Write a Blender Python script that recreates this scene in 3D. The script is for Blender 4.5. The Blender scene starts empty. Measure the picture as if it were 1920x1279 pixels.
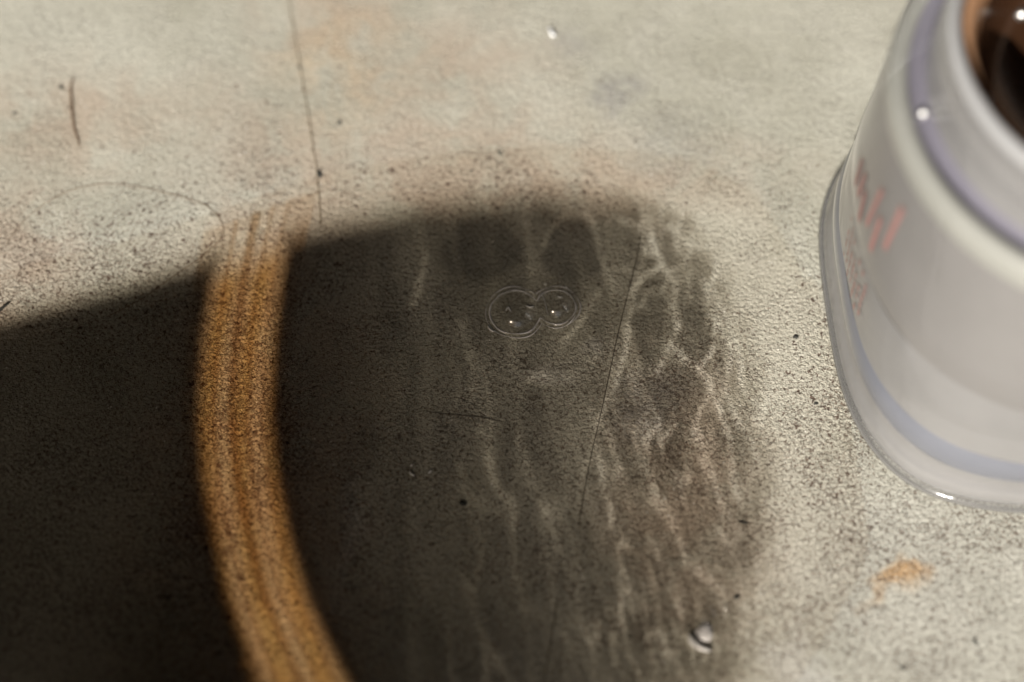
import bpy, bmesh, math, random
import numpy as np
from mathutils import Vector, noise as mnoise

R = math.radians
sc = bpy.context.scene
col = sc.collection

# ------------------------------------------------------------------ camera, sky, sun, exposure
DIST, PITCH, FPX = 0.40, 60.0, 4000.0
cam_d = bpy.data.cameras.new('camera')
cam = bpy.data.objects.new('camera', cam_d); col.objects.link(cam)
cam.location = (0, -DIST*math.cos(R(PITCH)), DIST*math.sin(R(PITCH)))
cam.rotation_euler = (R(90-PITCH), 0, 0)
cam_d.sensor_width = 36; cam_d.lens = 36*FPX/1920
cam_d.clip_start = 0.005; cam_d.clip_end = 200
cam_d.dof.use_dof = True
cam_d.dof.focus_distance = 0.396
cam_d.dof.aperture_fstop = 4.8
sc.camera = cam

SUN_EL, SUN_AZ = 31.0, 20.0        # azimuth of the light's travel, to the right of +Y
w = bpy.data.worlds.new('World'); sc.world = w; w.use_nodes = True
nt = w.node_tree; bg = nt.nodes['Background']
sky = nt.nodes.new('ShaderNodeTexSky'); sky.sky_type = 'NISHITA'; sky.sun_disc = False
sky.sun_elevation = R(SUN_EL); sky.sun_rotation = R(180+SUN_AZ)
sky.ozone_density = 0.3; sky.dust_density = 2.0; sky.air_density = 0.8
nt.links.new(sky.outputs[0], bg.inputs[0]); bg.inputs[1].default_value = 0.05
sun_d = bpy.data.lights.new('sun', 'SUN'); sun_d.energy = 5.0; sun_d.angle = R(0.3)
sun_d.color = (1.0, 0.965, 0.905)
sun = bpy.data.objects.new('sun', sun_d); col.objects.link(sun)
dxy = (math.sin(R(SUN_AZ)), math.cos(R(SUN_AZ)))
L = Vector((dxy[0]*math.cos(R(SUN_EL)), dxy[1]*math.cos(R(SUN_EL)), -math.sin(R(SUN_EL))))
sun.rotation_euler = L.to_track_quat('-Z', 'Y').to_euler()
COT = 1/math.tan(R(SUN_EL))
sc.view_settings.view_transform = 'Standard'; sc.view_settings.look = 'None'
sc.view_settings.gamma = 1; sc.view_settings.exposure = 0.74
sc.cycles.transparent_max_bounces = 16
sc.cycles.caustics_reflective = False; sc.cycles.caustics_refractive = False
sc.cycles.sample_clamp_indirect = 4.0

# ------------------------------------------------------------------ helpers
cp, sp = math.cos(R(PITCH)), math.sin(R(PITCH))
def at(px, py, z=0.0):
    """point at height z that the photograph shows at this place (1920 x 1279)"""
    x = (px-960)/FPX; y = -(py-639.5)/FPX
    d = (x, y*sp+cp, y*cp-sp)
    t = (z-cam.location.z)/d[2]
    return Vector((d[0]*t, cam.location.y+d[1]*t, z))
def to_px(X, Y, Z=0.0):
    dx, dy, dz = X, Y-cam.location.y, Z-cam.location.z
    depth = dy*cp - dz*sp
    up = dy*sp + dz*cp
    return 960+FPX*dx/depth, 639.5-FPX*up/depth

def put(name, me, mat=None, parent=None, smooth=True):
    o = bpy.data.objects.new(name, me); col.objects.link(o)
    if mat: me.materials.append(mat)
    if parent: o.parent = parent
    if smooth: me.polygons.foreach_set('use_smooth', [True]*len(me.polygons))
    return o
def pydata(name, v, f):
    me = bpy.data.meshes.new(name); me.from_pydata(v, [], f); me.update(); return me
def tag(o, label=None, cat=None, group=None, kind=None):
    if label: o['label'] = label
    if cat: o['category'] = cat
    if group: o['group'] = group
    if kind: o['kind'] = kind
    return o
def empty(name, loc):
    o = bpy.data.objects.new(name, None); col.objects.link(o); o.location = loc
    o.empty_display_size = 0.01
    return o

class NT:
    def __init__(s, name):
        s.m = bpy.data.materials.new(name); s.m.use_nodes = True
        s.t = s.m.node_tree; s.t.nodes.clear()
        s.out = s.t.nodes.new('ShaderNodeOutputMaterial')
    def n(s, typ, ins=None, **kw):
        nd = s.t.nodes.new(typ)
        for k, v in kw.items(): setattr(nd, k, v)
        for k, v in (ins or {}).items():
            if hasattr(v, 'is_linked'): s.t.links.new(v, nd.inputs[k])
            else: nd.inputs[k].default_value = v
        return nd
    def math(s, op, a, b=0.0, c=0.0, clamp=False):
        nd = s.n('ShaderNodeMath', {0: a, 1: b, 2: c}, operation=op); nd.use_clamp = clamp
        return nd.outputs[0]
    def ramp(s, v, lo, hi, a=0.0, b=1.0):
        return s.n('ShaderNodeMapRange', {0: v, 1: lo, 2: hi, 3: a, 4: b}, interpolation_type='SMOOTHSTEP').outputs[0]
    def noise(s, vec, scale, detail=2.0, rough=0.5, dist=0.0):
        return s.n('ShaderNodeTexNoise', {'Vector': vec, 'Scale': scale, 'Detail': detail, 'Roughness': rough, 'Distortion': dist}).outputs[0]
    def mix(s, f, a, b, blend='MIX'):
        nd = s.t.nodes.new('ShaderNodeMix'); nd.data_type = 'RGBA'; nd.blend_type = blend
        for k, v in ((0, f), (6, a), (7, b)):
            if hasattr(v, 'is_linked'): s.t.links.new(v, nd.inputs[k])
            else: nd.inputs[k].default_value = v
        return nd.outputs[2]
    def end(s, shader): s.t.links.new(shader, s.out.inputs[0]); return s.m

def principled(name, colr, rough=0.5, **kw):
    g = NT(name); p = g.n('ShaderNodeBsdfPrincipled', {'Base Color': (*colr, 1), 'Roughness': rough})
    for k, v in kw.items(): p.inputs[k.replace('_', ' ')].default_value = v
    nz = g.noise(g.n('ShaderNodeTexCoord').outputs['Object'], 900.0, 3)
    c = g.mix(nz, (*[x*0.7 for x in colr], 1), (*[min(1, x*1.3) for x in colr], 1))
    g.t.links.new(c, p.inputs['Base Color'])
    return g.end(p.outputs[0])

# ------------------------------------------------------------------ ground
g = NT('weathered_painted_concrete')
P = g.n('ShaderNodeTexCoord').outputs['Object']
warp = g.n('ShaderNodeTexNoise', {'Vector': P, 'Scale': 60.0, 'Detail': 4.0}).outputs[1]
wv = g.n('ShaderNodeVectorMath', {0: warp, 1: (0.5, 0.5, 0.5)}, operation='SUBTRACT').outputs[0]
wv = g.n('ShaderNodeVectorMath', {0: wv, 3: 0.022}, operation='SCALE').outputs[0]
PW = g.n('ShaderNodeVectorMath', {0: P, 1: wv}, operation='ADD').outputs[0]
def spot(px, py, rx, ry, soft=0.6, rot=0.0):
    c = at(px, py)
    v = g.n('ShaderNodeVectorMath', {0: PW, 1: tuple(c)}, operation='SUBTRACT').outputs[0]
    v = g.n('ShaderNodeVectorRotate', {'Vector': v, 'Angle': R(rot)}, rotation_type='Z_AXIS').outputs[0]
    v = g.n('ShaderNodeVectorMath', {0: v, 1: (1e4/rx, 1e4/(ry*1.15), 0)}, operation='MULTIPLY').outputs[0]
    d = g.n('ShaderNodeVectorMath', {0: v}, operation='LENGTH').outputs['Value']
    return g.ramp(d, 1-soft, 1+soft, 1.0, 0.0)
grain = g.noise(P, 1350, 3, 0.6)
grain2 = g.noise(P, 420, 4, 0.6)
mott = g.noise(P, 26, 5, 0.6)
mott2 = g.noise(PW, 75, 4, 0.6)
fine = g.noise(P, 3000, 2, 0.5)
base = g.mix(g.ramp(mott, 0.35, 0.65), (0.41, 0.395, 0.325, 1), (0.52, 0.505, 0.43, 1))
base = g.mix(g.ramp(mott2, 0.42, 0.7, 0, 0.35), base, (0.55, 0.53, 0.46, 1))
# pinkish patches
pink = None
for a in ((130, 210, 330, 110, .7, 0), (560, 330, 160, 210, .7, 0), (820, 130, 200, 110, .8, 0), (850, 250, 330, 60, .8, 0),
          (900, 330, 500, 90, .7, 0), (30, 480, 120, 160, .7, 0), (620, 40, 150, 90, .8, 0), (480, 900, 200, 500, .6, 0), (1290, 960, 130, 220, .8, 0)):
    m = spot(*a); pink = m if pink is None else g.math('MAXIMUM', pink, m)
pink = g.math('MULTIPLY', pink, g.ramp(mott2, 0.3, 0.62, 0.1, 1))
base = g.mix(g.math('MULTIPLY', pink, 0.62), base, (0.42, 0.315, 0.235, 1))
yel = g.math('MULTIPLY', spot(640, 110, 120, 110, .8), g.ramp(mott2, 0.35, 0.6))
base = g.mix(g.math('MULTIPLY', yel, 0.38), base, (0.55, 0.40, 0.24, 1))
# grey-blue marks
blue = g.math('MAXIMUM', spot(1160, 160, 62, 42, .5, -30), g.math('MULTIPLY', spot(1075, 80, 60, 50, .7), 0.6))
blue = g.math('MAXIMUM', blue, g.math('MULTIPLY', spot(1250, 270, 60, 60, .8), 0.5))
blue = g.math('MAXIMUM', blue, g.math('MULTIPLY', spot(1220, 760, 60, 50, .8), 0.9))
blue = g.math('MULTIPLY', blue, g.ramp(grain2, 0.3, 0.6, .3, 1))
base = g.mix(g.math('MULTIPLY', blue, 0.62), base, (0.235, 0.225, 0.225, 1))
pale = g.math('MAXIMUM', spot(1500, 1250, 40, 70, .6), g.math('MULTIPLY', spot(1800, 1100, 300, 200, .8), 0.5))  # the wide spot paints light thrown back by the jar
pale = g.math('MAXIMUM', pale, spot(640, 1020, 20, 70, .7))
pale = g.math('MAXIMUM', pale, spot(1120, 655, 16, 14, .8))
pale = g.math('MAXIMUM', pale, g.math('MULTIPLY', spot(1050, 708, 40, 14, .8), .8))
base = g.mix(g.math('MULTIPLY', pale, 0.45), base, (0.62, 0.61, 0.58, 1))
# rust stain
rust = g.math('MAXIMUM', spot(1672, 1076, 42, 24, .5, 12), g.math('MULTIPLY', spot(1640, 1108, 16, 30, .6), 0.55))
rust = g.math('MULTIPLY', rust, g.ramp(fine, 0.3, 0.6, .35, 1))
base = g.mix(g.math('MULTIPLY', rust, 0.9), base, (0.50, 0.27, 0.085, 1))
# fine grain tone
base = g.mix(g.ramp(g.noise(P, 1700, 3, 0.75), 0.36, 0.56, 0.42, 0.0), base, (0.20, 0.17, 0.125, 1))
# dark speckle: thin crackly pits, denser towards the camera and in patches
spk = g.noise(P, 1500, 3, 0.7, 1.2)
sepP = g.n('ShaderNodeSeparateXYZ', {0: P})
near = g.ramp(sepP.outputs[1], 0.055, -0.035)          # worn more where the floor was walked on
dens = g.math('ADD', g.math('MULTIPLY', near, 0.075), g.math('MULTIPLY', g.math('SUBTRACT', g.noise(P, 45, 5, 0.65), 0.5), 0.22))
dens = g.math('ADD', dens, g.math('MULTIPLY', g.math('MAXIMUM', spot(260, 500, 420, 150, .7), g.math('MAXIMUM', spot(850, 360, 420, 70, .7), spot(450, 800, 110, 600, .6))), 0.045))
thr = g.math('SUBTRACT', 0.648, dens)
sm = g.ramp(g.math('SUBTRACT', spk, thr), -0.012, 0.035)
base = g.mix(g.math('MULTIPLY', sm, 0.72), base, (0.095, 0.055, 0.036, 1))
spk2 = g.noise(P, 2600, 2, 0.6, 0.8)
base = g.mix(g.math('MULTIPLY', g.ramp(g.math('SUBTRACT', spk2, g.math('SUBTRACT', 0.66, dens)), 0.0, 0.04), 0.6), base, (0.13, 0.075, 0.05, 1))
glt = g.n('ShaderNodeTexVoronoi', {'Vector': P, 'Scale': 420.0}).outputs['Distance']  # sparkle of the grains painted as tiny pale dots
base = g.mix(g.ramp(glt, 0.09, 0.04, 0.0, 0.8), base, (0.86, 0.84, 0.78, 1))
pits = g.noise(P, 820, 2, 0.65, 0.5)
pz = g.math('MAXIMUM', g.math('MAXIMUM', spot(230, 480, 430, 170, .7), spot(850, 340, 460, 80, .7)), g.math('MAXIMUM', spot(430, 800, 130, 600, .6), spot(1560, 760, 90, 400, .8)))
pm = g.ramp(g.math('SUBTRACT', pits, g.math('SUBTRACT', 0.70, g.math('MULTIPLY', pz, 0.085))), 0.0, 0.02)
base = g.mix(g.math('MULTIPLY', pm, 0.85), base, (0.075, 0.040, 0.028, 1))
# coarser crumbs
crumb = g.noise(P, 520, 2, 0.6, 0.6)
cm = g.ramp(crumb, 0.755, 0.79)
base = g.mix(g.math('MULTIPLY', cm, 0.85), base, (0.045, 0.035, 0.025, 1))
h = g.math('ADD', g.math('MULTIPLY', grain, 1.0), g.math('MULTIPLY', grain2, 0.5))
h = g.math('SUBTRACT', h, g.math('MULTIPLY', sm, 0.55))
h = g.math('ADD', h, g.math('MULTIPLY', fine, 0.25))
h = g.math('MULTIPLY', g.math('SUBTRACT', h, 0.86), g.ramp(g.noise(PW, 90, 3, 0.6), 0.3, 0.65, 0.7, 1.2))
bump = g.n('ShaderNodeBump', {'Strength': 1.0, 'Distance': 0.00044, 'Height': h})
pb = g.n('ShaderNodeBsdfPrincipled', {'Base Color': base, 'Roughness': 0.62, 'Specular IOR Level': 0.28, 'Normal': bump.outputs[0]})
M_ground = g.end(pb.outputs[0])
S = 30.0
ground = put('ground', pydata('ground', [(-S, -S, 0), (S, -S, 0), (S, S, 0), (-S, S, 0)], [(0, 1, 2, 3)]), M_ground, smooth=False)
tag(ground, 'pale speckled concrete floor with pinkish patches and a rust stain', kind='structure')

# dark panels and a cover added unseen outside the frame: they keep most of the sky off the floor
M_blocker = principled('blocker_dark', (0.03, 0.024, 0.018), 0.8)
def wall(name, x0, x1, y0, y1, hgt):  # builds one of the added dark panels
    nb = 14; horiz = (x1-x0) > (y1-y0)
    root = put(name, pydata(name, [(x0, y0, 0), (x1, y0, 0), (x1, y1, 0), (x0, y1, 0), (x0, y0, hgt), (x1, y0, hgt), (x1, y1, hgt), (x0, y1, hgt)],
        [(0, 1, 5, 4), (1, 2, 6, 5), (2, 3, 7, 6), (3, 0, 4, 7), (4, 5, 6, 7)]), M_blocker, smooth=False)
    tag(root, 'added dark panel outside the frame, keeps sky light off', kind='structure')
wall('back_blocker', -2.0, 2.0, 0.9, 1.0, 2.4)
wall('left_blocker', -1.9, -1.8, -3.3, 0.9, 2.4)
wall('right_blocker', 1.5, 1.6, -3.3, 0.9, 2.4)
top_blocker = put('top_blocker', pydata('top_blocker', [(x, y, z) for z in (2.4, 2.5) for x, y in ((-2, -3.35), (2, -3.35), (2, 1), (-2, 1))],
    [(3, 2, 1, 0), (4, 5, 6, 7), (0, 1, 5, 4), (1, 2, 6, 5), (2, 3, 7, 6), (3, 0, 4, 7)]), M_blocker, smooth=False)
tag(top_blocker, 'added dark cover above the floor, outside the frame, keeps sky light off', kind='structure')

# ------------------------------------------------------------------ materials of things
def plastic(name, tint, clear=0.3, transl=0.25, rough=0.25, bumpamt=0.0):
    g = NT(name)
    co = g.n('ShaderNodeTexCoord').outputs['Object']
    nz = g.noise(co, 55, 3, 0.5)
    c = g.mix(nz, (*[x*0.88 for x in tint], 1), (*[min(1, x*1.1) for x in tint], 1))
    ripple = g.noise(co, 180, 2, 0.5)
    b = g.n('ShaderNodeBump', {'Strength': bumpamt, 'Distance': 0.001, 'Height': ripple})
    d = g.n('ShaderNodeBsdfDiffuse', {'Color': c, 'Normal': b.outputs[0]})
    t = g.n('ShaderNodeBsdfTranslucent', {'Color': c, 'Normal': b.outputs[0]})
    tr = g.n('ShaderNodeBsdfTransparent', {'Color': (0.93, 0.93, 0.94, 1)})
    gl = g.n('ShaderNodeBsdfGlossy', {'Color': (1, 1, 1, 1), 'Roughness': rough, 'Normal': b.outputs[0]})
    m1 = g.n('ShaderNodeMixShader', {0: transl, 1: d.outputs[0], 2: t.outputs[0]})
    m2 = g.n('ShaderNodeMixShader', {0: clear, 1: m1.outputs[0], 2: tr.outputs[0]})
    fr = g.n('ShaderNodeFresnel', {'IOR': 1.48, 'Normal': b.outputs[0]})
    m3 = g.n('ShaderNodeMixShader', {0: fr.outputs[0], 1: m2.outputs[0], 2: gl.outputs[0]})
    return g.end(m3.outputs[0])
M_body = plastic('frosted_plastic', (0.50, 0.485, 0.475), 0.5, 0.3, 0.3, 0.35)
M_sleeve = plastic('grey_sleeve', (0.31, 0.295, 0.285), 0.25, 0.3, 0.35, 0.2)
M_collar = plastic('mauve_plastic', (0.24, 0.225, 0.27), 0.15, 0.2, 0.3)
M_rim = plastic('cream_plastic', (0.42, 0.415, 0.375), 0.2, 0.25, 0.3)
M_lip = plastic('white_plastic', (0.50, 0.495, 0.495), 0.1, 0.25, 0.08)
M_foot = plastic('clear_foot', (0.42, 0.41, 0.39), 0.62, 0.3, 0.12, 0.3)
M_red = principled('faded_red_print', (0.29, 0.15, 0.135), 0.5)
M_brown = principled('dark_brown_amber', (0.035, 0.016, 0.008), 0.18)
M_tan = principled('tan_amber_edge', (0.36, 0.20, 0.11), 0.25)
M_bluegrey = plastic('blue_grey_plastic', (0.27, 0.28, 0.325), 0.3, 0.3, 0.3)

# ------------------------------------------------------------------ the plastic jar
JC = at(1978, 572)
JR = 0.0437
def sq(ang, n):
    c, s = math.cos(ang), math.sin(ang)
    return 1/((abs(c)**n + abs(s)**n)**(1/n))
def lathe(name, prof, mat, parent, n=160, corner=None, jit=0.0, a0=0.0, a1=2*math.pi):
    """prof: list of (r, z, squareness exponent)"""
    v, f = [], []
    closed = abs(a1-a0-2*math.pi) < 1e-6
    m = n if closed else n+1
    for (r, z, e) in prof:
        for i in range(m):
            a = a0+(a1-a0)*i/n
            rr = r*sq(a-R(3), e)
            if jit: rr += jit*mnoise.noise(Vector((math.cos(a)*3, math.sin(a)*3, z*60)))
            v.append((rr*math.cos(a), rr*math.sin(a), z))
    for j in range(len(prof)-1):
        for i in range(n):
            k = (i+1) % m
            f.append((j*m+i, j*m+k, (j+1)*m+k, (j+1)*m+i))
    return put(name, pydata(name, v, f), mat, parent)
jar = tag(empty('plastic_jar', JC), 'frosted translucent plastic jar with faded red print standing on the concrete at the right', 'jar')
def mm(*pts): return [(r*.988/1000, z/1000, e) for r, z, e in pts]
lathe('foot', mm((43.2, .05, 3.1), (44.0, .3, 3.1), (44.3, 1.2, 3.1), (43.8, 2.0, 3.1), (42.8, 2.3, 3.1)), M_foot, jar, jit=0.0002)
lathe('base', mm((43.0, 1.9, 3.1), (43.6, 3.2, 3.0), (42.6, 5.0, 3.0), (42.2, 7.5, 2.9), (42.4, 9.0, 2.9)), M_body, jar, jit=0.0002)
lathe('band', mm((42.4, 9.0, 2.9), (43.0, 10.5, 2.9), (43.0, 14.5, 2.8), (42.6, 16.0, 2.75)), M_bluegrey, jar)
lathe('body', mm((42.6, 16.0, 2.75), (42.7, 20, 2.65), (42.8, 25, 2.5), (42.9, 30, 2.4), (42.8, 32, 2.35)), M_body, jar, jit=0.0002)
lathe('sleeve', mm((42.8, 32.0, 2.35), (43.1, 33, 2.33), (43.0, 40, 2.2), (42.8, 50, 2.08), (42.4, 59.0, 2.02), (42.0, 62.2, 2.0)), M_sleeve, jar)
lathe('shoulder', mm((42.0, 62.2, 2), (42.3, 64.0, 2), (42.0, 66.2, 2), (41.0, 67.6, 2), (39.6, 67.6, 2), (38.9, 66.8, 2)), M_rim, jar)
lathe('collar', mm((38.9, 66.8, 2), (38.0, 66.3, 2), (36.6, 66.5, 2), (35.9, 67.3, 2)), M_collar, jar)
lathe('neck', mm((35.9, 67.3, 2), (35.4, 70, 2), (35.1, 72.0, 2), (35.5, 73.2, 2), (35.4, 74.4, 2), (34.9, 75.5, 2), (34.6, 78.5, 2), (34.8, 79.5, 2)), M_body, jar)
lathe('lip', mm((34.8, 79.5, 2), (35.0, 80.6, 2), (34.6, 81.6, 2), (33.9, 82.0, 2), (33.1, 81.5, 2), (32.6, 80.5, 2), (32.3, 66, 2)), M_lip, jar)
lathe('bottom', mm((0.01, 1.2, 2), (20, 1.3, 2), (42.0, 1.6, 3.1), (43.0, 1.9, 3.1)), M_body, jar)
lathe('stopper', mm((32.2, 77.5, 2), (31.7, 79.0, 2), (31.0, 79.2, 2), (30.2, 78.2, 2), (29.0, 75.0, 2)), M_tan, jar)
lathe('stopper_well', mm((29.0, 75.0, 2), (27.0, 68.0, 2), (24.0, 64.0, 2), (12.0, 63.0, 2), (0.01, 63, 2)), M_brown, jar)

# red print on the wall (strips proud of the wall)
def wall_r(a, z):
    zz = z*1000
    rr = np.interp(zz, [16, 20, 25, 30, 33, 40, 50, 59], [42.6, 42.7, 42.8, 42.9, 43.1, 43.0, 42.8, 42.4]); e = np.interp(zz, [16, 20, 25, 30, 33, 40, 50, 59], [2.75, 2.65, 2.5, 2.4, 2.33, 2.2, 2.08, 2.02])
    return float(rr)*.988/1000*sq(a-R(3), float(e))+0.0003
def strip(bv, bf, a, z0, z1, da, slant=0):
    n = 4; b = len(bv)
    for i in range(n+1):
        z = z0+(z1-z0)*i/n
        for s_ in (0, 1):
            aa = a+slant*i/n+da*s_
            r = wall_r(aa, z)
            bv.append((r*math.cos(aa), r*math.sin(aa), z))
    for i in range(n): bf.append((b+2*i, b+2*i+1, b+2*i+3, b+2*i+2))
rng = random.Random(4)
for k, (a, z0, z1, da, sl) in enumerate([(180, 38, 46, 2.0, 1), (185, 36, 44, 2.2, -1), (190, 40, 53, 1.8, 2), (195, 38, 48, 2.0, 0), (200, 44, 57, 1.8, 1), (176, 37, 45, 2.0, 0)]):
    bv, bf = [], []
    strip(bv, bf, R(a), z0/1000, z1/1000, R(da), R(sl))
    put('red_letter', pydata('red_letter', bv, bf), M_red, jar)
bv, bf = [], []
for row in range(7):
    a = 180+row*3.0
    z = 0.0180
    while z < 0.030:
        ln = rng.uniform(.0006, .0022)
        if rng.random() < .8: strip(bv, bf, R(a+rng.uniform(-.2, .2)), z, min(z+ln, .031), R(rng.uniform(.7, 1.1)))
        z += ln+rng.uniform(.0003, .0007)
t = put('small_print', pydata('small_print', bv, bf), M_red, jar); t['kind'] = 'stuff'
# facets added on the collar and the lip, tilted to make sun glints
M_glint = NT('sun_glint'); M_glint = M_glint.end(M_glint.n('ShaderNodeBsdfGlossy', {'Color': (1.0, 0.98, 0.94, 1), 'Roughness': 0.36}).outputs[0])
from mathutils.bvhtree import BVHTree
VV, FF = [], []
for o in jar.children:
    b0 = len(VV); VV += [vv.co+JC for vv in o.data.vertices]; FF += [[i+b0 for i in p.vertices] for p in o.data.polygons]
bvh = BVHTree.FromPolygons(VV, FF)
for (px, py, sz) in ((1730, 213, .00078), (1848, 190, .00085), (1915, 28, .0010)):
    d = (at(px, py)-cam.location).normalized(); hit = bvh.ray_cast(cam.location, d)[0]
    if hit is None: continue
    nrm = (-d-L).normalized(); tx = nrm.orthogonal().normalized(); ty = nrm.cross(tx)
    ctr = hit-JC-d*sz
    v, f = [tuple(ctr+nrm*sz*.12)], []
    for i in range(16):
        a = math.pi*i/8; v.append(tuple(ctr+tx*sz*math.cos(a)+ty*sz*math.sin(a)))
    for i in range(16): f.append((0, 1+i, 1+(i+1) % 16))
    for i in range(16): v.append(tuple(ctr-nrm*sz*.8+(Vector(v[1+i])-ctr)*.6))
    for i in range(16): f.append((1+i, 17+i, 17+(i+1) % 16, 1+(i+1) % 16))
    put('glint', pydata('glint', v, f), M_glint, jar)

# ------------------------------------------------------------------ unseen bottle, added and shaped to throw the shade, lying on a stone
AX0, AX1 = at(0, 950), at(1480, 1035)
A = (AX1-AX0).normalized()
HB = 0.07
n_ = A.cross(L).normalized()
if n_.y < 0: n_ = -n_
q_ = n_.cross(A).normalized()
if q_.dot(L) > 0: q_ = -q_                       # towards the sun
Dv = Vector((dxy[0], dxy[1], 0))
N = Vector((n_.x, n_.y, 0)) + Dv*(n_.z*COT)
def solve(G):
    b = G-AX0; det = A.x*N.y-A.y*N.x
    return (b.x*N.y-b.y*N.x)/det, (A.x*b.y-A.y*b.x)/det
outl = [(-700, 760), (-500, 735), (-300, 680), (0, 592), (200, 540), (400, 478), (560, 418), (750, 380), (950, 360), (1150, 366), (1270, 385), (1380, 440), (1460, 570), (1510, 760), (1545, 920)]
sr = [solve(at(*p)) for p in outl]
s_end = solve(at(1590, 1036))[0]
sr.append((s_end, 0.0))
ss = np.array([a for a, b in sr]); rs = np.array([b for a, b in sr])
k_ = np.maximum.accumulate(ss); ss = k_+np.arange(len(ss))*1e-6
MARG = 0.0028
rs = np.where(rs > 0, rs+0.0034, 0)
def rad(s): return float(np.interp(s, ss, rs))
base_pt = AX0 - Dv*(HB*COT); base_pt.z = HB      # axis point for s = 0
Dn = Vector(L)
c_shift = 0.0
qa = q_ - L*(q_.z/L.z); c_shift = qa.dot(A)      # how far the near wall's shade slides along the axis
bottle = tag(empty('shade_bottle', (0, 0, 0)), 'unseen bottle added to throw the shade and amber band, lying on a stone', 'bottle')

def sheetglass(name, c, k=0.06):
    g = NT(name)
    tr = g.n('ShaderNodeBsdfTransparent', {'Color': (*c, 1)})
    gl = g.n('ShaderNodeBsdfGlossy', {'Color': (1, .98, .96, 1), 'Roughness': 0.05})
    return g.end(g.n('ShaderNodeMixShader', {0: k, 1: tr.outputs[0], 2: gl.outputs[0]}).outputs[0])
M_glass = sheetglass('faintly_tinted_glass', (0.985, 0.968, 0.95), 0.02)
g = NT('amber_filter')  # tinted sheet that colours the amber light band
fa = g.n('ShaderNodeAttribute', attribute_name='fade')
fc = g.mix(fa.outputs['Fac'], (0.60, 0.345, 0.120, 1), (0.93, 0.86, 0.79, 1))
M_amber = g.end(g.n('ShaderNodeBsdfTransparent', {'Color': fc}).outputs[0])
g = NT('amber_filter_dark')
M_amber2 = g.end(g.n('ShaderNodeBsdfTransparent', {'Color': (0.62, 0.50, 0.38, 1)}).outputs[0])
g = NT('shade_pattern')  # see-through pattern carries the shade tones and light streaks
at_ = g.n('ShaderNodeAttribute', attribute_name='thin')  # 'thin' holds the painted light map
dd = g.n('ShaderNodeBsdfDiffuse', {'Color': (0.10, 0.07, 0.05, 1)})
tt = g.n('ShaderNodeBsdfTransparent', {'Color': g.mix(at_.outputs['Fac'], (1, 0.90, 0.76, 1), (1, 1, 1, 1))})
M_shade_sheet = g.end(g.n('ShaderNodeMixShader', {0: at_.outputs['Fac'], 1: dd.outputs[0], 2: tt.outputs[0]}).outputs[0])
M_shade_cap = principled('shade_cap_black', (0.02, 0.02, 0.02), 0.4)

def ring_pts(s, r, n=96, a0=0, a1=2*math.pi, closed=True):
    out = []
    m = n if closed else n+1
    for i in range(m):
        a = a0+(a1-a0)*i/n
        out.append(base_pt + A*s + n_*(r*math.sin(a)) + q_*(r*math.cos(a)))
    return out
# glass: the outline grown by a margin
v, f = [], []
NS = 90; s_lo = ss[0]
sg = [s_lo+(s_end+MARG-s_lo)*(1-(1-i/(NS-1))**1.6) for i in range(NS)]
for s in sg:
    u = min(s, s_end)
    r = rad(s-MARG*0.9 if s > s_end-0.02 else s)+MARG*0.9
    if s >= s_end+MARG*0.99: r = 0.0002
    v += [tuple(p) for p in ring_pts(s, r)]
for j in range(NS-1):
    for i in range(96):
        k = (i+1) % 96
        f.append((j*96+i, j*96+k, (j+1)*96+k, (j+1)*96+i))
put('glass', pydata('glass', v, f), M_glass, bottle)  # part of the unseen bottle added to throw the shade
# cap
v, f = [], []
r0 = rs[0]+MARG
for (s, r) in ((s_lo+.0, r0*1.0), (s_lo-.002, r0*1.06), (s_lo-.03, r0*1.06), (s_lo-.032, r0), (s_lo-.032, 0.0005)):
    v += [tuple(p) for p in ring_pts(s, r)]
for j in range(4):
    for i in range(96):
        k = (i+1) % 96
        f.append((j*96+i, j*96+k, (j+1)*96+k, (j+1)*96+i))
put('cap', pydata('cap', v, f), M_shade_cap, bottle)

# sheet transmission: shade, soft edges and light streaks painted where they fall
rngn = np.random.RandomState(3)
def vnoise(x, y, seed=0):
    xi = np.floor(x).astype(int); yi = np.floor(y).astype(int); fx = x-xi; fy = y-yi
    fx = fx*fx*(3-2*fx); fy = fy*fy*(3-2*fy)
    def hsh(a, b):
        k = (a*374761393 + b*668265263 + seed*974634777) & 0xffffffff
        k = ((k ^ (k >> 13))*1274126177) & 0xffffffff
        return ((k ^ (k >> 16)) & 0xffff)/65535.0
    return (hsh(xi, yi)*(1-fx)+hsh(xi+1, yi)*fx)*(1-fy)+(hsh(xi, yi+1)*(1-fx)+hsh(xi+1, yi+1)*fx)*fy
def seg_d(x, y, pts):
    d = np.full(x.shape, 1e9)
    for (x0, y0), (x1, y1) in zip(pts[:-1], pts[1:]):
        vx, vy = x1-x0, y1-y0
        t = np.clip(((x-x0)*vx+(y-y0)*vy)/(vx*vx+vy*vy), 0, 1)
        d = np.minimum(d, np.hypot(x-x0-t*vx, y-y0-t*vy))
    return d
def sst(x, a, b):
    t = np.clip((x-a)/(b-a), 0, 1); return t*t*(3-2*t)
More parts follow.
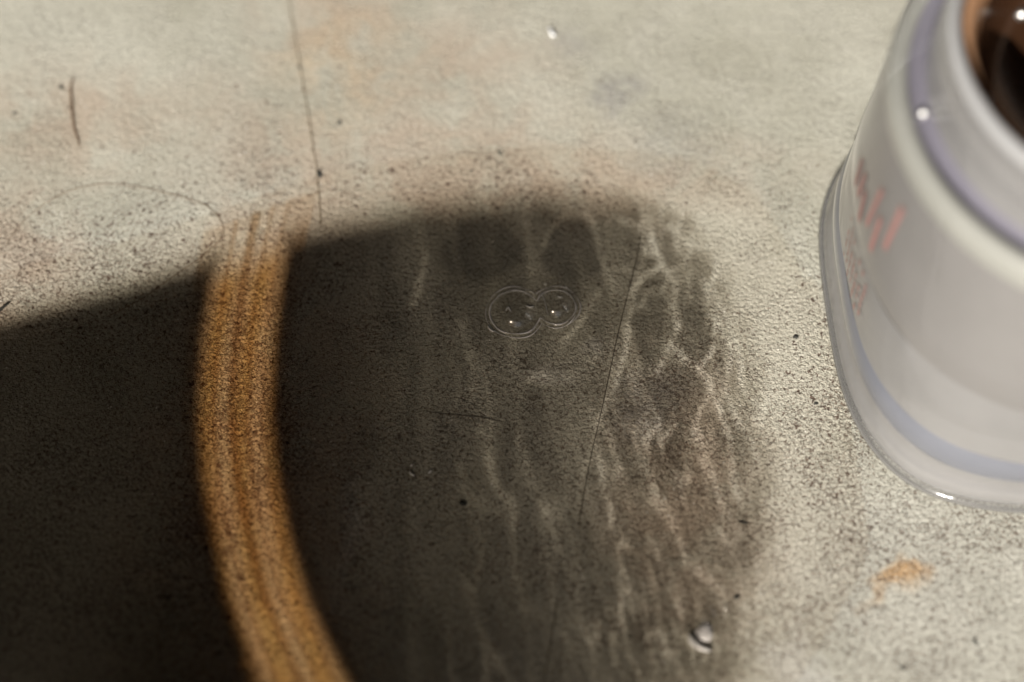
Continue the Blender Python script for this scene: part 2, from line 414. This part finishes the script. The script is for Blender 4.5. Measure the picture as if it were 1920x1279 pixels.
LIGHT_STREAKS = [  # painted light streaks: width, strength, points
 (3, .4, [(1095, 400), (1120, 440), (1135, 480), (1150, 560)]),
 (3.2, .9, [(1205, 390), (1225, 450), (1245, 490), (1262, 520), (1300, 515), (1330, 540), (1345, 600), (1338, 650), (1310, 682), (1285, 676), (1262, 655)]),
 (3, .8, [(1265, 410), (1280, 460), (1296, 505), (1290, 560)]),
 (3, .45, [(1240, 500), (1215, 520), (1195, 560), (1180, 620), (1150, 720), (1120, 800)]),
 (4, .5, [(1262, 520), (1270, 580), (1282, 620), (1262, 655), (1240, 700)]),
 (3.5, .9, [(1310, 682), (1335, 730), (1310, 790), (1318, 850), (1340, 920)]),
 (3, .8, [(1345, 600), (1370, 660), (1372, 740), (1390, 800)]),
 (3, .8, [(1335, 480), (1340, 540), (1375, 640), (1405, 730)]),
 (4, .55, [(1118, 830), (1132, 900), (1140, 985)]),
 (3, .38, [(1195, 800), (1220, 890), (1235, 960), (1290, 1050), (1340, 1100)]),
 (3, .38, [(1210, 880), (1250, 970), (1300, 1060), (1370, 1120)]),
 (3, .5, [(1300, 800), (1320, 880), (1360, 950), (1395, 1010)]),
 (4, .5, [(1330, 700), (1365, 800), (1372, 880), (1400, 960)]),
 (6, .11, [(1020, 500), (1035, 440), (1065, 405), (1100, 412)]),
 (8, .13, [(780, 430), (790, 500), (780, 570)]),
 (8, .13, [(870, 600), (885, 680), (880, 740)]),
 (6, .2, [(1060, 640), (1090, 600), (1120, 560)]),
 (8, .11, [(900, 800), (940, 900), (960, 1000)]),
 (8, .12, [(980, 820), (1020, 920), (1050, 1040)]),
 (10, .12, [(990, 700), (1090, 706)]),
 (3, .7, [(1215, 400), (1205, 430), (1235, 470)]),
 (3, .6, [(1185, 560), (1215, 510), (1250, 495)]),
]
def vor_edge(x, y, cx, cy, seed):
    """distance-difference to the two nearest of a jittered lattice of points (0 on the cell walls)"""
    gx, gy = x/cx, y/cy; xi, yi = np.floor(gx), np.floor(gy)
    f1 = np.full(x.shape, 9.0); f2 = np.full(x.shape, 9.0)
    for a in (-1, 0, 1):
        for b in (-1, 0, 1):
            ix, iy = (xi+a).astype(int), (yi+b).astype(int)
            h1 = np.abs(np.sin(ix*127.1+iy*311.7+seed)*43758.5453) % 1; h2 = np.abs(np.sin(ix*269.5+iy*183.3+seed*2)*43758.5453) % 1
            d = np.hypot(ix+h1-gx, iy+h2-gy)
            f2 = np.minimum(f2, np.maximum(f1, d)); f1 = np.minimum(f1, d)
    return f2-f1
def light_map(x, y, edge):
    """x, y: photo pixels where the shade falls; edge: 0 at the silhouette, in metres inwards"""
    wx = x+(vnoise(x/60, y/60, 5)-.5)*26+(vnoise(x/14, y/14, 6)-.5)*4
    wy = y+(vnoise(x/60, y/60, 7)-.5)*26+(vnoise(x/14, y/14, 8)-.5)*4
    T = 0.013+0.065*sst(x, 620, 1080)*(0.45+0.9*vnoise(x/60, y/140, 1))
    T += 0.085*sst(x, 1020, 1330)*(0.3+1.2*vnoise(x/34, y/100, 2))
    T += 0.04*sst(x, 560, 760)*vnoise(x/25, y/120, 9)
    for (cx, cy, a, b) in ((1305, 600, 42, 82), (1215, 600, 40, 90), (1080, 475, 60, 55), (900, 470, 80, 60)):
        dd = np.hypot((wx-cx)/a, (wy-cy)/b); T *= 1-0.6*sst(dd, 1.15, .8)
    T *= 1-0.5*sst(y, 900, 1250)*sst(x, 1350, 1100)
    for wd, st_, pts in LIGHT_STREAKS:
        d = seg_d(wx, wy, pts)
        T += st_*1.15*np.exp(-(d/(wd*.8))**2)*(0.1+1.3*vnoise(x/26, y/32, 11))
        T += min(st_, .5)*0.10*np.exp(-(d/(wd*4))**2)
    # painted net of light lines: rounded cells at the corner, drawn out into long strands below
    lean = (wx-1150)-(wy-450)*0.16
    m1 = sst(x, 1090, 1230)*sst(y, 700, 480)
    T += 0.75*m1*np.exp(-(vor_edge(lean+wx*0, wy, 46, 80, 3)/.045)**2)*(0.3+vnoise(x/30, y/30, 15))
    T += 0.5*m1*np.exp(-(vor_edge(lean, wy, 24, 52, 31)/.07)**2)*vnoise(x/35, y/35, 32)
    m2 = sst(x, 1000, 1250)*sst(y, 560, 760)
    T += 0.5*m2*np.exp(-(vor_edge(lean-(wy-700)*.12, wy, 30, 240, 5)/.075)**2)*(vnoise(x/25, y/60, 16)**1.5*1.5)
    T += 0.30*m2*np.exp(-(vor_edge(lean-(wy-700)*.2, wy, 17, 130, 21)/.11)**2)*(vnoise(x/40, y/60, 22)**1.3*2.2)
    m3 = sst(x, 740, 980)*sst(x, 1250, 1000)
    T += 0.12*m3*np.exp(-(vor_edge(lean, wy, 60, 300, 8)/.12)**2)*vnoise(x/40, y/90, 17)
    # shade painted soft along its right edge
    xe = np.interp(y, [300, 380, 500, 700, 900, 1050, 1279, 1500, 2000], [1200, 1275, 1350, 1405, 1440, 1445, 1385, 1220, 880])
    u = x-xe+(vnoise(x/30, y/50, 13)-.5)*30
    T += 1.0*sst(u, -95, 75)**1.4+0.06*sst(u, -240, -60)
    T += 0.9*(1-sst(edge, 0.0003, 0.0066))
    return np.clip(T, 0, 1)

def band_edge(y, off):
    """right/left side of the amber light band as x(y) in photo pixels"""
    ys = [-400, 250, 430, 520, 640, 780, 900, 1010, 1120, 1279, 1600, 2600]
    if off == 'r': xs = [700, 600, 550, 533, 518, 512, 525, 548, 580, 655, 860, 1500]
    else:          xs = [500, 440, 410, 393, 376, 368, 378, 398, 424, 482, 660, 1300]
    return np.interp(y, ys, xs)

def shade_sheet(name, s0, s1, side, nsx, nv):
    sv = np.linspace(s0, s1, nsx); av = np.concatenate([np.linspace(-math.pi/2, -0.35, nv//8, endpoint=False), np.linspace(-0.35, math.pi/2, nv-nv//8)])
    V, T = [], []
    Sg, Ag = np.meshgrid(sv, av, indexing='ij')
    # slide each point so that its shade keeps the wanted place along the axis
    Rg = np.interp(Sg, ss, rs)
    q = Rg*np.cos(Ag); vv = Rg*np.sin(Ag)
    Sx = Sg
    X = base_pt.x+A.x*Sx+n_.x*vv+q_.x*q; Y = base_pt.y+A.y*Sx+n_.y*vv+q_.y*q; Z = base_pt.z+A.z*Sx+n_.z*vv+q_.z*q
    GX = X+dxy[0]*Z*COT; GY = Y+dxy[1]*Z*COT
    dx_, dy_, dz_ = GX, GY-cam.location.y, -cam.location.z
    depth = dy_*cp-dz_*sp; up = dy_*sp+dz_*cp
    px = 960+FPX*dx_/depth; py = 639.5-FPX*up/depth
    edge = Rg-np.abs(vv)
    T = light_map(px, py, edge)
    if side == 'r':
        e = px-band_edge(py, 'r'); T = np.maximum(T, 1-sst(e, -34, 14)); keep = e > -70
    else:
        e = band_edge(py, 'l')-px; T = np.maximum(T, 1-sst(e, -34, 14)); keep = e > -70
        T = np.where(edge > .001, np.minimum(T, np.maximum(1-sst(e, -34, 14), 0.9*(1-sst(edge, 0.0003, .0052))+0.026)), T)
    vs = np.stack([X, Y, Z], -1).reshape(-1, 3).tolist()
    fs = []
    for i in range(nsx-1):
        for j in range(nv-1):
            if keep[i, j] or keep[i+1, j+1] or keep[i, j+1] or keep[i+1, j]:
                a = i*nv+j; fs.append((a, a+1, a+nv+1, a+nv))
    me = pydata(name, vs, fs)
    at2 = me.attributes.new('thin', 'FLOAT', 'POINT'); at2.data.foreach_set('value', T.reshape(-1))
    return put(name, me, M_shade_sheet, bottle)
sb = solve(at(540, 900))[0]
shade_sheet('body_shade_sheet', sb-0.045, s_end-0.0002, 'r', 560, 600)
shade_sheet('neck_shade_sheet', s_lo, sb+0.04, 'l', 200, 240)
# amber filter sheet laid out to cast the amber light band
def collar():  # builds the amber filter sheet for the light band
    v, f, fd = [], [], []
    nv, nk = 240, 16
    for i in range(nv):
        y = 330+(1900-330)*i/(nv-1)
        xa, xb = float(band_edge(y, 'l'))-28, float(band_edge(y, 'r'))+28
        for k in range(nk):
            G = at(xa+(xb-xa)*k/(nk-1), y); s, vv = solve(G)
            for _ in range(10):
                r = rad(s)+MARG*.15; vc = max(-r, min(r, vv)); qq = math.sqrt(max(0, r*r-vc*vc)); s = 0.5*s+0.5*(solve(G)[0]-qq*c_shift)
            v.append(tuple(base_pt+A*s+n_*vc+q_*qq))
            e = max(0, min(1, (r-abs(vv)-0.001)/0.007)); e = e*e*(3-2*e)
            fd.append(1-e*(0.9+0.1*math.sin(k*1.3+i*.05)))
    for i in range(nv-1):
        for k in range(nk-1): a = i*nk+k; f.append((a, a+1, a+nk+1, a+nk))
    me = pydata('amber_light_filter', v, f); me.attributes.new('fade', 'FLOAT', 'POINT').data.foreach_set('value', fd)
    put('amber_light_filter', me, M_amber, bottle)
collar()
# filter strips that put darker stripes into the amber light band
def add_band_stripe(x_off, wpx, y0=360, y1=1500):
    v, f = [], []
    ys = np.linspace(y0, y1, 60)
    for y in ys:
        xc = float(band_edge(y, 'l'))*(1-x_off)+float(band_edge(y, 'r'))*x_off
        for s_ in (-1, 0, 1):
            G = at(xc+s_*wpx, y); s, vv = solve(G)
            for _ in range(6):
                r = rad(s)+MARG*.3; vc = max(-r*.998, min(r*.998, vv)); qq = math.sqrt(max(0, r*r-vc*vc)); s = solve(G)[0]-qq*c_shift
            v.append(tuple(base_pt+A*s+n_*vc+q_*qq))
    for i in range(len(ys)-1):
        for k in (0, 1): a = i*3+k; f.append((a, a+1, a+4, a+3))
    put('band_stripe', pydata('band_stripe', v, f), M_amber2, bottle)
add_band_stripe(0.44, 5); add_band_stripe(0.50, 3); add_band_stripe(0.22, 3); add_band_stripe(0.66, 2.5); add_band_stripe(0.85, 2)

# stone added to hold up the unseen bottle
bc = base_pt + A*solve(at(900, 900))[0]
hz = HB-(float(np.interp(solve(at(900, 900))[0], ss, rs))+MARG)
bm = bmesh.new(); bmesh.ops.create_cube(bm, size=1)
bmesh.ops.scale(bm, vec=(0.085, 0.06, hz), verts=bm.verts)
bmesh.ops.bevel(bm, geom=bm.edges[:], offset=.002, segments=2, affect='EDGES')
me = bpy.data.meshes.new('paving_stone'); bm.to_mesh(me); bm.free()
br = put('paving_stone', me, principled('added_stone_red', (0.25, 0.10, 0.06), 0.8), smooth=False)  # added stone, holds up the unseen bottle
br.location = (bc.x, bc.y, hz/2); br.rotation_euler.z = math.atan2(A.y, A.x)
tag(br, 'added unseen thin red stone under the added bottle', 'paving stone')

# ------------------------------------------------------------------ strands, splinters, grit
def tube(name, pts, rad_, mat, n=6, lift=0.0, taper=False, sub=6):
    P_ = [at(*p[:2]) + Vector((0, 0, rad_+lift+(p[2] if len(p) > 2 else 0))) for p in pts]
    Q = []
    for i in range(len(P_)-1):
        p0 = P_[max(0, i-1)]; p1 = P_[i]; p2 = P_[i+1]; p3 = P_[min(len(P_)-1, i+2)]
        for k in range(sub):
            t = k/sub
            Q.append(0.5*((2*p1)+(p2-p0)*t+(2*p0-5*p1+4*p2-p3)*t*t+(3*p1-p0-3*p2+p3)*t**3))
    Q.append(P_[-1]); c0 = Q[0].copy(); c0.z = 0
    v, f = [], []
    for i, p in enumerate(Q):
        tg = (Q[min(i+1, len(Q)-1)]-Q[max(0, i-1)]).normalized(); sd = tg.cross(Vector((0, 0, 1))).normalized(); up = sd.cross(tg)
        r = rad_*(1 if not taper else (0.25+0.75*math.sin(math.pi*min(1, .12+.88*i/len(Q)))))
        for k in range(n):
            a = 2*math.pi*k/n; v.append(tuple(p-c0+sd*(r*math.cos(a))+up*(r*math.sin(a))))
    for i in range(len(Q)-1):
        for k in range(n):
            f.append((i*n+k, i*n+(k+1) % n, (i+1)*n+(k+1) % n, (i+1)*n+k))
    o = put(name, pydata(name, v, f), mat); o.location = c0
    return o
M_hair = principled('brown_hair', (0.13, 0.085, 0.05), 0.35)
M_hair2 = principled('tan_fibre', (0.16, 0.125, 0.075), 0.5)
M_dark = principled('dark_fibre', (0.08, 0.065, 0.05), 0.6)
M_twig = principled('brown_splinter', (0.17, 0.10, 0.055), 0.7)
M_grit = principled('dark_grit', (0.03, 0.03, 0.026), 0.6)
tag(tube('hair', [(12, 462), (22, 442), (60, 400), (120, 362), (190, 345), (270, 352), (350, 372), (393, 390), (416, 418), (414, 446), (380, 480), (330, 515), (270, 558), (200, 595)], 0.00007, M_hair),
    'fine brown hair curled in a wide loop at the left edge of the shade', 'hair')
tag(tube('fibre', [(540, -12), (548, 40), (562, 120), (574, 190), (586, 265), (596, 340), (602, 420)], 0.00010, M_hair2),
    'long nearly straight tan fibre running down from the top of the photo', 'fibre')
tag(tube('fibre', [(1202, 436), (1190, 500), (1160, 620), (1130, 760), (1105, 870), (1085, 985)], 0.00008, M_dark),
    'dark fibre lying across the shade right of the two bubbles', 'fibre')
tag(tube('fibre', [(1045, 1120), (1040, 1160), (1028, 1230), (1018, 1290)], 0.00008, M_dark),
    'short dark fibre at the bottom of the photo inside the shade', 'fibre')
tag(tube('fibre', [(800, 772), (850, 778), (900, 782), (935, 790)], 0.00006, M_dark),
    'faint dark fibre lying crosswise below and left of the two bubbles', 'fibre')
tag(tube('splinter', [(138, 146), (133, 165), (135, 205), (139, 240), (150, 275)], 0.00022, M_twig, taper=True),
    'thin bent brown splinter near the top left corner', 'splinter')
tag(tube('splinter', [(-6, 590), (4, 580), (17, 570)], 0.00035, M_grit, taper=True),
    'black chip of wood at the left edge of the photo', 'splinter')
tag(tube('splinter', [(1690, 560), (1700, 600)], 0.00001, M_grit, taper=True), 'x', 'splinter') if False else None

def grain_obj(px, py, size, label, mat=M_grit, seed=0, el=1.0, rot=0.0, name='grit', cat='grit', group='grains of grit on the concrete'):
    bm = bmesh.new(); bmesh.ops.create_icosphere(bm, subdivisions=2, radius=1)
    for vv in bm.verts:
        k = 1+0.55*mnoise.noise(vv.co*1.4+Vector((seed*7.1, seed, 3)))
        vv.co = Vector((vv.co.x*k*size*el, vv.co.y*k*size/el, max(-.3, vv.co.z)*k*size*.55))
    me = bpy.data.meshes.new(name); bm.to_mesh(me); bm.free()
    o = put(name, me, mat, smooth=False); o.location = at(px, py)+Vector((0, 0, size*.16)); o.rotation_euler.z = R(rot)
    return tag(o, label, cat, group)
for i, a in enumerate([
    (636, 230, .00045, 'tiny dark green grit grain right of the long straight fibre', 1.3, 40),
    (599, 327, .0006, 'dark grit grain touching the lower half of the long straight fibre', 1.5, -60),
    (115, 164, .0005, 'dark grit grain just left of the bent splinter top', 1.4, -50),
    (130, 203, .0003, 'smaller dark grit grain touching the middle of the bent splinter', 1.2, 0),
    (28, 213, .0004, 'brown grit grain near the left edge, level with the bent splinter', 1.2, 20),
    (868, 944, .0006, 'largest dark grit grain, in the deep shade below the bubbles', 1.2, -30),
    (1492, 632, .00045, 'dark round grit grain on the lit floor just left of the jar', 1.1, 0),
    (1530, 757, .0003, 'tiny dark grain against the foot of the jar', 1.3, 0),
    (1828, 1204, .0004, 'dark hooked grit grain on the lit floor at the bottom right', 1.9, -50),
    (1692, 1254, .00035, 'brown grit grain at the bottom edge below the rust stain', 1.6, -30),
    (937, 288, .0004, 'dark slanting grit grain above the top edge of the shade', 1.8, -45),
    (884, 320, .0003, 'smallest dark grain at the top edge of the shade', 1.5, 20),
    (562, 126, .00035, 'grit grain on the upper half of the long straight fibre', 1.1, 0),
    (1381, 1120, .0005, 'dark grit grain in the shade edge above the large water drop', 1.2, 30),
    (1393, 980, .0004, 'curved dark grit flake at the right edge of the shade', 2.2, -20),
]): grain_obj(a[0], a[1], a[2], a[3], seed=i, el=a[4], rot=a[5])

# ------------------------------------------------------------------ water
g = NT('water')
wt = g.n('ShaderNodeBsdfTransparent', {'Color': (0.97, 0.97, 0.97, 1)})
wg = g.n('ShaderNodeBsdfGlossy', {'Color': (1, 1, 1, 1), 'Roughness': 0.14})
wl = g.n('ShaderNodeLayerWeight', {'Blend': 0.5})
wf = g.n('ShaderNodeMath', {0: g.math('POWER', wl.outputs['Facing'], 3.0), 1: 0.45, 2: 0.07}, operation='MULTIPLY_ADD')
M_water = g.end(g.n('ShaderNodeMixShader', {0: wf.outputs[0], 1: wt.outputs[0], 2: wg.outputs[0]}).outputs[0])
g = NT('whitened_water')  # white mixed in for light gathered in the drop and bubble rims
sd = g.n('ShaderNodeBsdfDiffuse', {'Color': (0.8, 0.79, 0.8, 1)})
st2 = g.n('ShaderNodeBsdfTransparent', {'Color': (0.95, 0.95, 0.95, 1)})
sm1 = g.n('ShaderNodeMixShader', {0: g.ramp(g.noise(g.n('ShaderNodeTexCoord').outputs['Object'], 500, 2), .3, .55, .45, .95), 1: st2.outputs[0], 2: sd.outputs[0]})
sg1 = g.n('ShaderNodeBsdfGlossy', {'Color': (1, 1, 1, 1), 'Roughness': 0.12})
M_white_water = g.end(g.n('ShaderNodeMixShader', {0: 0.06, 1: sm1.outputs[0], 2: sg1.outputs[0]}).outputs[0])
g = NT('bubble_film')
trn = g.n('ShaderNodeBsdfTransparent', {'Color': (0.97, 0.97, 0.97, 1)})
gls = g.n('ShaderNodeBsdfGlossy', {'Color': (1, 1, 1, 1), 'Roughness': 0.16})
lw = g.n('ShaderNodeLayerWeight', {'Blend': 0.22})
fac = g.math('ADD', g.math('MULTIPLY', g.math('POWER', lw.outputs['Facing'], 3.0), 0.6), 0.07)
M_film = g.end(g.n('ShaderNodeMixShader', {0: fac, 1: trn.outputs[0], 2: gls.outputs[0]}).outputs[0])
def dome(name, px, py, rx, ry, hgt, mat, seed=0, irr=0.15, sq_=1.0, parent=None, n=40, m=12, origin=None):
    c = at(px, py); v, f = [], []
    loc = c if origin is None else c-origin
    v.append((0, 0, hgt))
    for j in range(1, m+1):
        a = math.pi/2*j/m
        for i in range(n):
            b = 2*math.pi*i/n
            k = 1+irr*mnoise.noise(Vector((math.cos(b)*1.3+seed*3.7, math.sin(b)*1.3, seed)))
            v.append((rx*k*math.sin(a)**sq_*math.cos(b), ry*k*math.sin(a)**sq_*math.sin(b), hgt*math.cos(a)+0.00001))
    for i in range(n): f.append((0, 1+i, 1+(i+1) % n))
    for j in range(m-1):
        for i in range(n):
            k = (i+1) % n
            f.append((1+j*n+i, 1+(j+1)*n+i, 1+(j+1)*n+k, 1+j*n+k))
    o = put(name, pydata(name, v, f), mat, parent); o.location = loc
    return o
def ringm(name, px, py, r, tube_r, mat, parent=None, origin=None, z=0.0001, n=96, avoid=None, seed=0):
    v, f = [], []; c0 = at(px, py)
    for i in range(n):
        a = 2*math.pi*i/n
        w_ = mnoise.noise(Vector((math.cos(a)*1.5+seed, math.sin(a)*1.5, seed*.7)))
        for k in range(6):
            b = 2*math.pi*k/6; tr_ = tube_r*(1+1.1*w_); rr = r*(1+.05*w_)+tr_*math.cos(b)*2
            v.append((rr*math.cos(a), rr*math.sin(a), z+tr_*max(-.3, math.sin(b))))
    for i in range(n):
        p = c0+Vector(v[i*6])
        if avoid and (Vector((p.x, p.y, 0))-avoid[0]).length < avoid[1]: continue
        for k in range(6):
            f.append((i*6+k, i*6+(k+1) % 6, ((i+1) % n)*6+(k+1) % 6, ((i+1) % n)*6+k))
    o = put(name, pydata(name, v, f), mat, parent); o.location = at(px, py)-(origin or Vector((0, 0, 0)))
    return o
BUB = (((966, 586), .0047), ((1042, 576), .0037))
for (px, py, r, hh, lab) in ((966, 586, .0047, .0038, 'larger of the two joined clear bubbles, on the left of the pair'),
                         (1042, 576, .0037, .0036, 'smaller of the two joined clear bubbles, on the right of the pair')):
    o = at(px, py)
    e = tag(empty('bubble', o), lab, 'bubble', 'bubbles on the wet floor')
    dome('film', px, py, r, r, hh, M_film, irr=0.0, parent=e, origin=o, n=64, m=24)
    other = BUB[1] if px < 1000 else BUB[0]
    oc = at(*other[0]); sdd = px*.01
    ringm('meniscus', px, py, r+.0001, .00008, M_white_water, e, o, avoid=(oc, other[1]+.0001), seed=sdd)
    ringm('outer_ripple', px, py, r+.0009, .00005, M_white_water, e, o, avoid=(oc, other[1]+.0010), seed=sdd+.3)
DROPS = [
    (1322, 1188, .0016, .0016, .0009, 'largest water drop, bright, at the lower right edge of the shade'),
    (1326, 1152, .0015, .0016, .0004, 'flat water drop directly above the largest one'),
    (1360, 1138, .0006, .0006, .0003, 'small water drop up and right of the largest one'),
    (1366, 1130, .00025, .00025, .00015, None), (1352, 1052, .0003, .0004, .0002, None), (1366, 985, .00035, .0005, .0002, None),
    (1360, 1000, .0003, .0003, .0002, None), (1355, 1022, .00025, .0003, .0002, None), (1456, 1097, .0007, .0004, .0002, None), (1430, 1112, .0005, .0003, .0002, None),
    (1348, 1096, .0003, .0003, .0002, None), (1068, 1214, .0002, .0002, .0001, None), (1160, 1228, .0004, .00025, .0002, None), (1075, 1250, .0002, .0002, .0001, None),
    (1484, 1205, .0004, .0003, .0002, None), (1458, 1063, .0005, .0003, .0002, None),
    (772, 882, .0004, .0006, .0003, 'left bead of the pair of beads in the deep shade below the bubbles'),
    (806, 884, .0004, .0006, .0003, 'right bead of the pair of beads in the deep shade below the bubbles'),
    (1034, 62, .0006, .0009, .0004, 'shiny water bead near the top of the photo beside a blue grey mark'),
    (450, 406, .0003, .0003, .0002, 'tiny shining bead where the amber light meets the lit floor'),
    (411, 452, .0002, .0003, .0002, 'tiny bead on the bend of the looped hair'),
    (921, 620, .0006, .0004, .0003, 'bright bead at the lower left of the bubble pair'),
    (419, 801, .0002, .0002, .00015, 'tiny bead lying in the amber light band'),
    (297, 796, .00015, .00015, .0001, 'faint tiny bead in the dark shade left of the amber band'),
]
NAMED = {(1366, 1130): 'pinhead bead touching the small drop up and right of the largest drop', (1352, 1052): 'bead lying alone between the upper bead scatter and the large drop',
 (1366, 985): 'topmost bead of the scatter at the right edge of the shade', (1360, 1000): 'bead just under the topmost bead of the scatter', (1355, 1022): 'lowest of the three beads stacked at the top of the scatter',
 (1456, 1097): 'oval bead on the lit floor right of the scatter, the right one of two', (1430, 1112): 'oval bead at the shade edge, the left one of two', (1348, 1096): 'bead just above the small drop near the largest drop',
 (1068, 1214): 'upper pinhead bead in the dark bottom part of the shade', (1160, 1228): 'flat oval bead in the dark bottom part of the shade', (1075, 1250): 'lower pinhead bead in the dark bottom part of the shade',
 (1484, 1205): 'bead on the lit floor at the bottom beside a pale smear', (1458, 1063): 'oval bead on the lit floor left of the rust stain'}
for i, (px, py, rx, ry, hh, lab) in enumerate(DROPS):
    o = dome('water_drop', px, py, rx, ry, hh, M_white_water if i == 0 or 17 < i < 0 else M_water, seed=i, irr=.35, n=28, m=9)
    tag(o, lab or NAMED[(px, py)], 'water drop', 'water drops on the floor' if lab else 'scattered tiny beads at the right edge of the shade')

def crescent(pts, r, parent=None):  # white shapes modelled as glints; one is the partition between the bubbles
    o = tube('crescent', pts, r, M_highlight, taper=True)
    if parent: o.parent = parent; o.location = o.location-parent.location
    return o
M_highlight = principled('highlight_white', (0.85, 0.85, 0.85), 0.3, Specular_IOR_Level=1.0, Coat_Weight=0.8)
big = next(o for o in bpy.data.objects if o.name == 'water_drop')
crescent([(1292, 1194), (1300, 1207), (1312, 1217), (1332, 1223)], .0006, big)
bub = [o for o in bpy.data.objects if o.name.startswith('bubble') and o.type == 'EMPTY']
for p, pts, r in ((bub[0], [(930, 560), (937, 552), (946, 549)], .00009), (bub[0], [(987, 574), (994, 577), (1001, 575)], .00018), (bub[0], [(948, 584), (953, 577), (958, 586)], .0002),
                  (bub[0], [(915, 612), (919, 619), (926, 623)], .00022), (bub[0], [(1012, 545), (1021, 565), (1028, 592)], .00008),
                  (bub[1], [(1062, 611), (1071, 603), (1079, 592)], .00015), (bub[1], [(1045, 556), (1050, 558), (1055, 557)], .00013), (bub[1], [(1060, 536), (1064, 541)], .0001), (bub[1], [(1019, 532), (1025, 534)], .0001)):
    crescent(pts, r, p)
for i, (pts, r, lab) in enumerate((
    ([(768, 884), (771, 890), (777, 893)], .00024, 'leftmost tiny modelled fleck of the three in the deep shade'),
    ([(769, 875), (774, 872)], .0002, 'uppermost tiny modelled fleck of the three in the deep shade'),
    ([(803, 889), (809, 883)], .00024, 'rightmost tiny modelled fleck of the three in the deep shade'),
    ([(1030, 54), (1036, 68), (1041, 66)], .0004, 'white modelled fleck beside the blue grey mark at the top'))):
    tag(crescent(pts, r), lab, 'soap fleck');  # flecks are modelled white shapes
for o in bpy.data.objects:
    if o.name.startswith('crescent') and not o.parent: o.name = 'modelled_glint'
    elif o.name.startswith('crescent'): o.name = 'glint_edge'
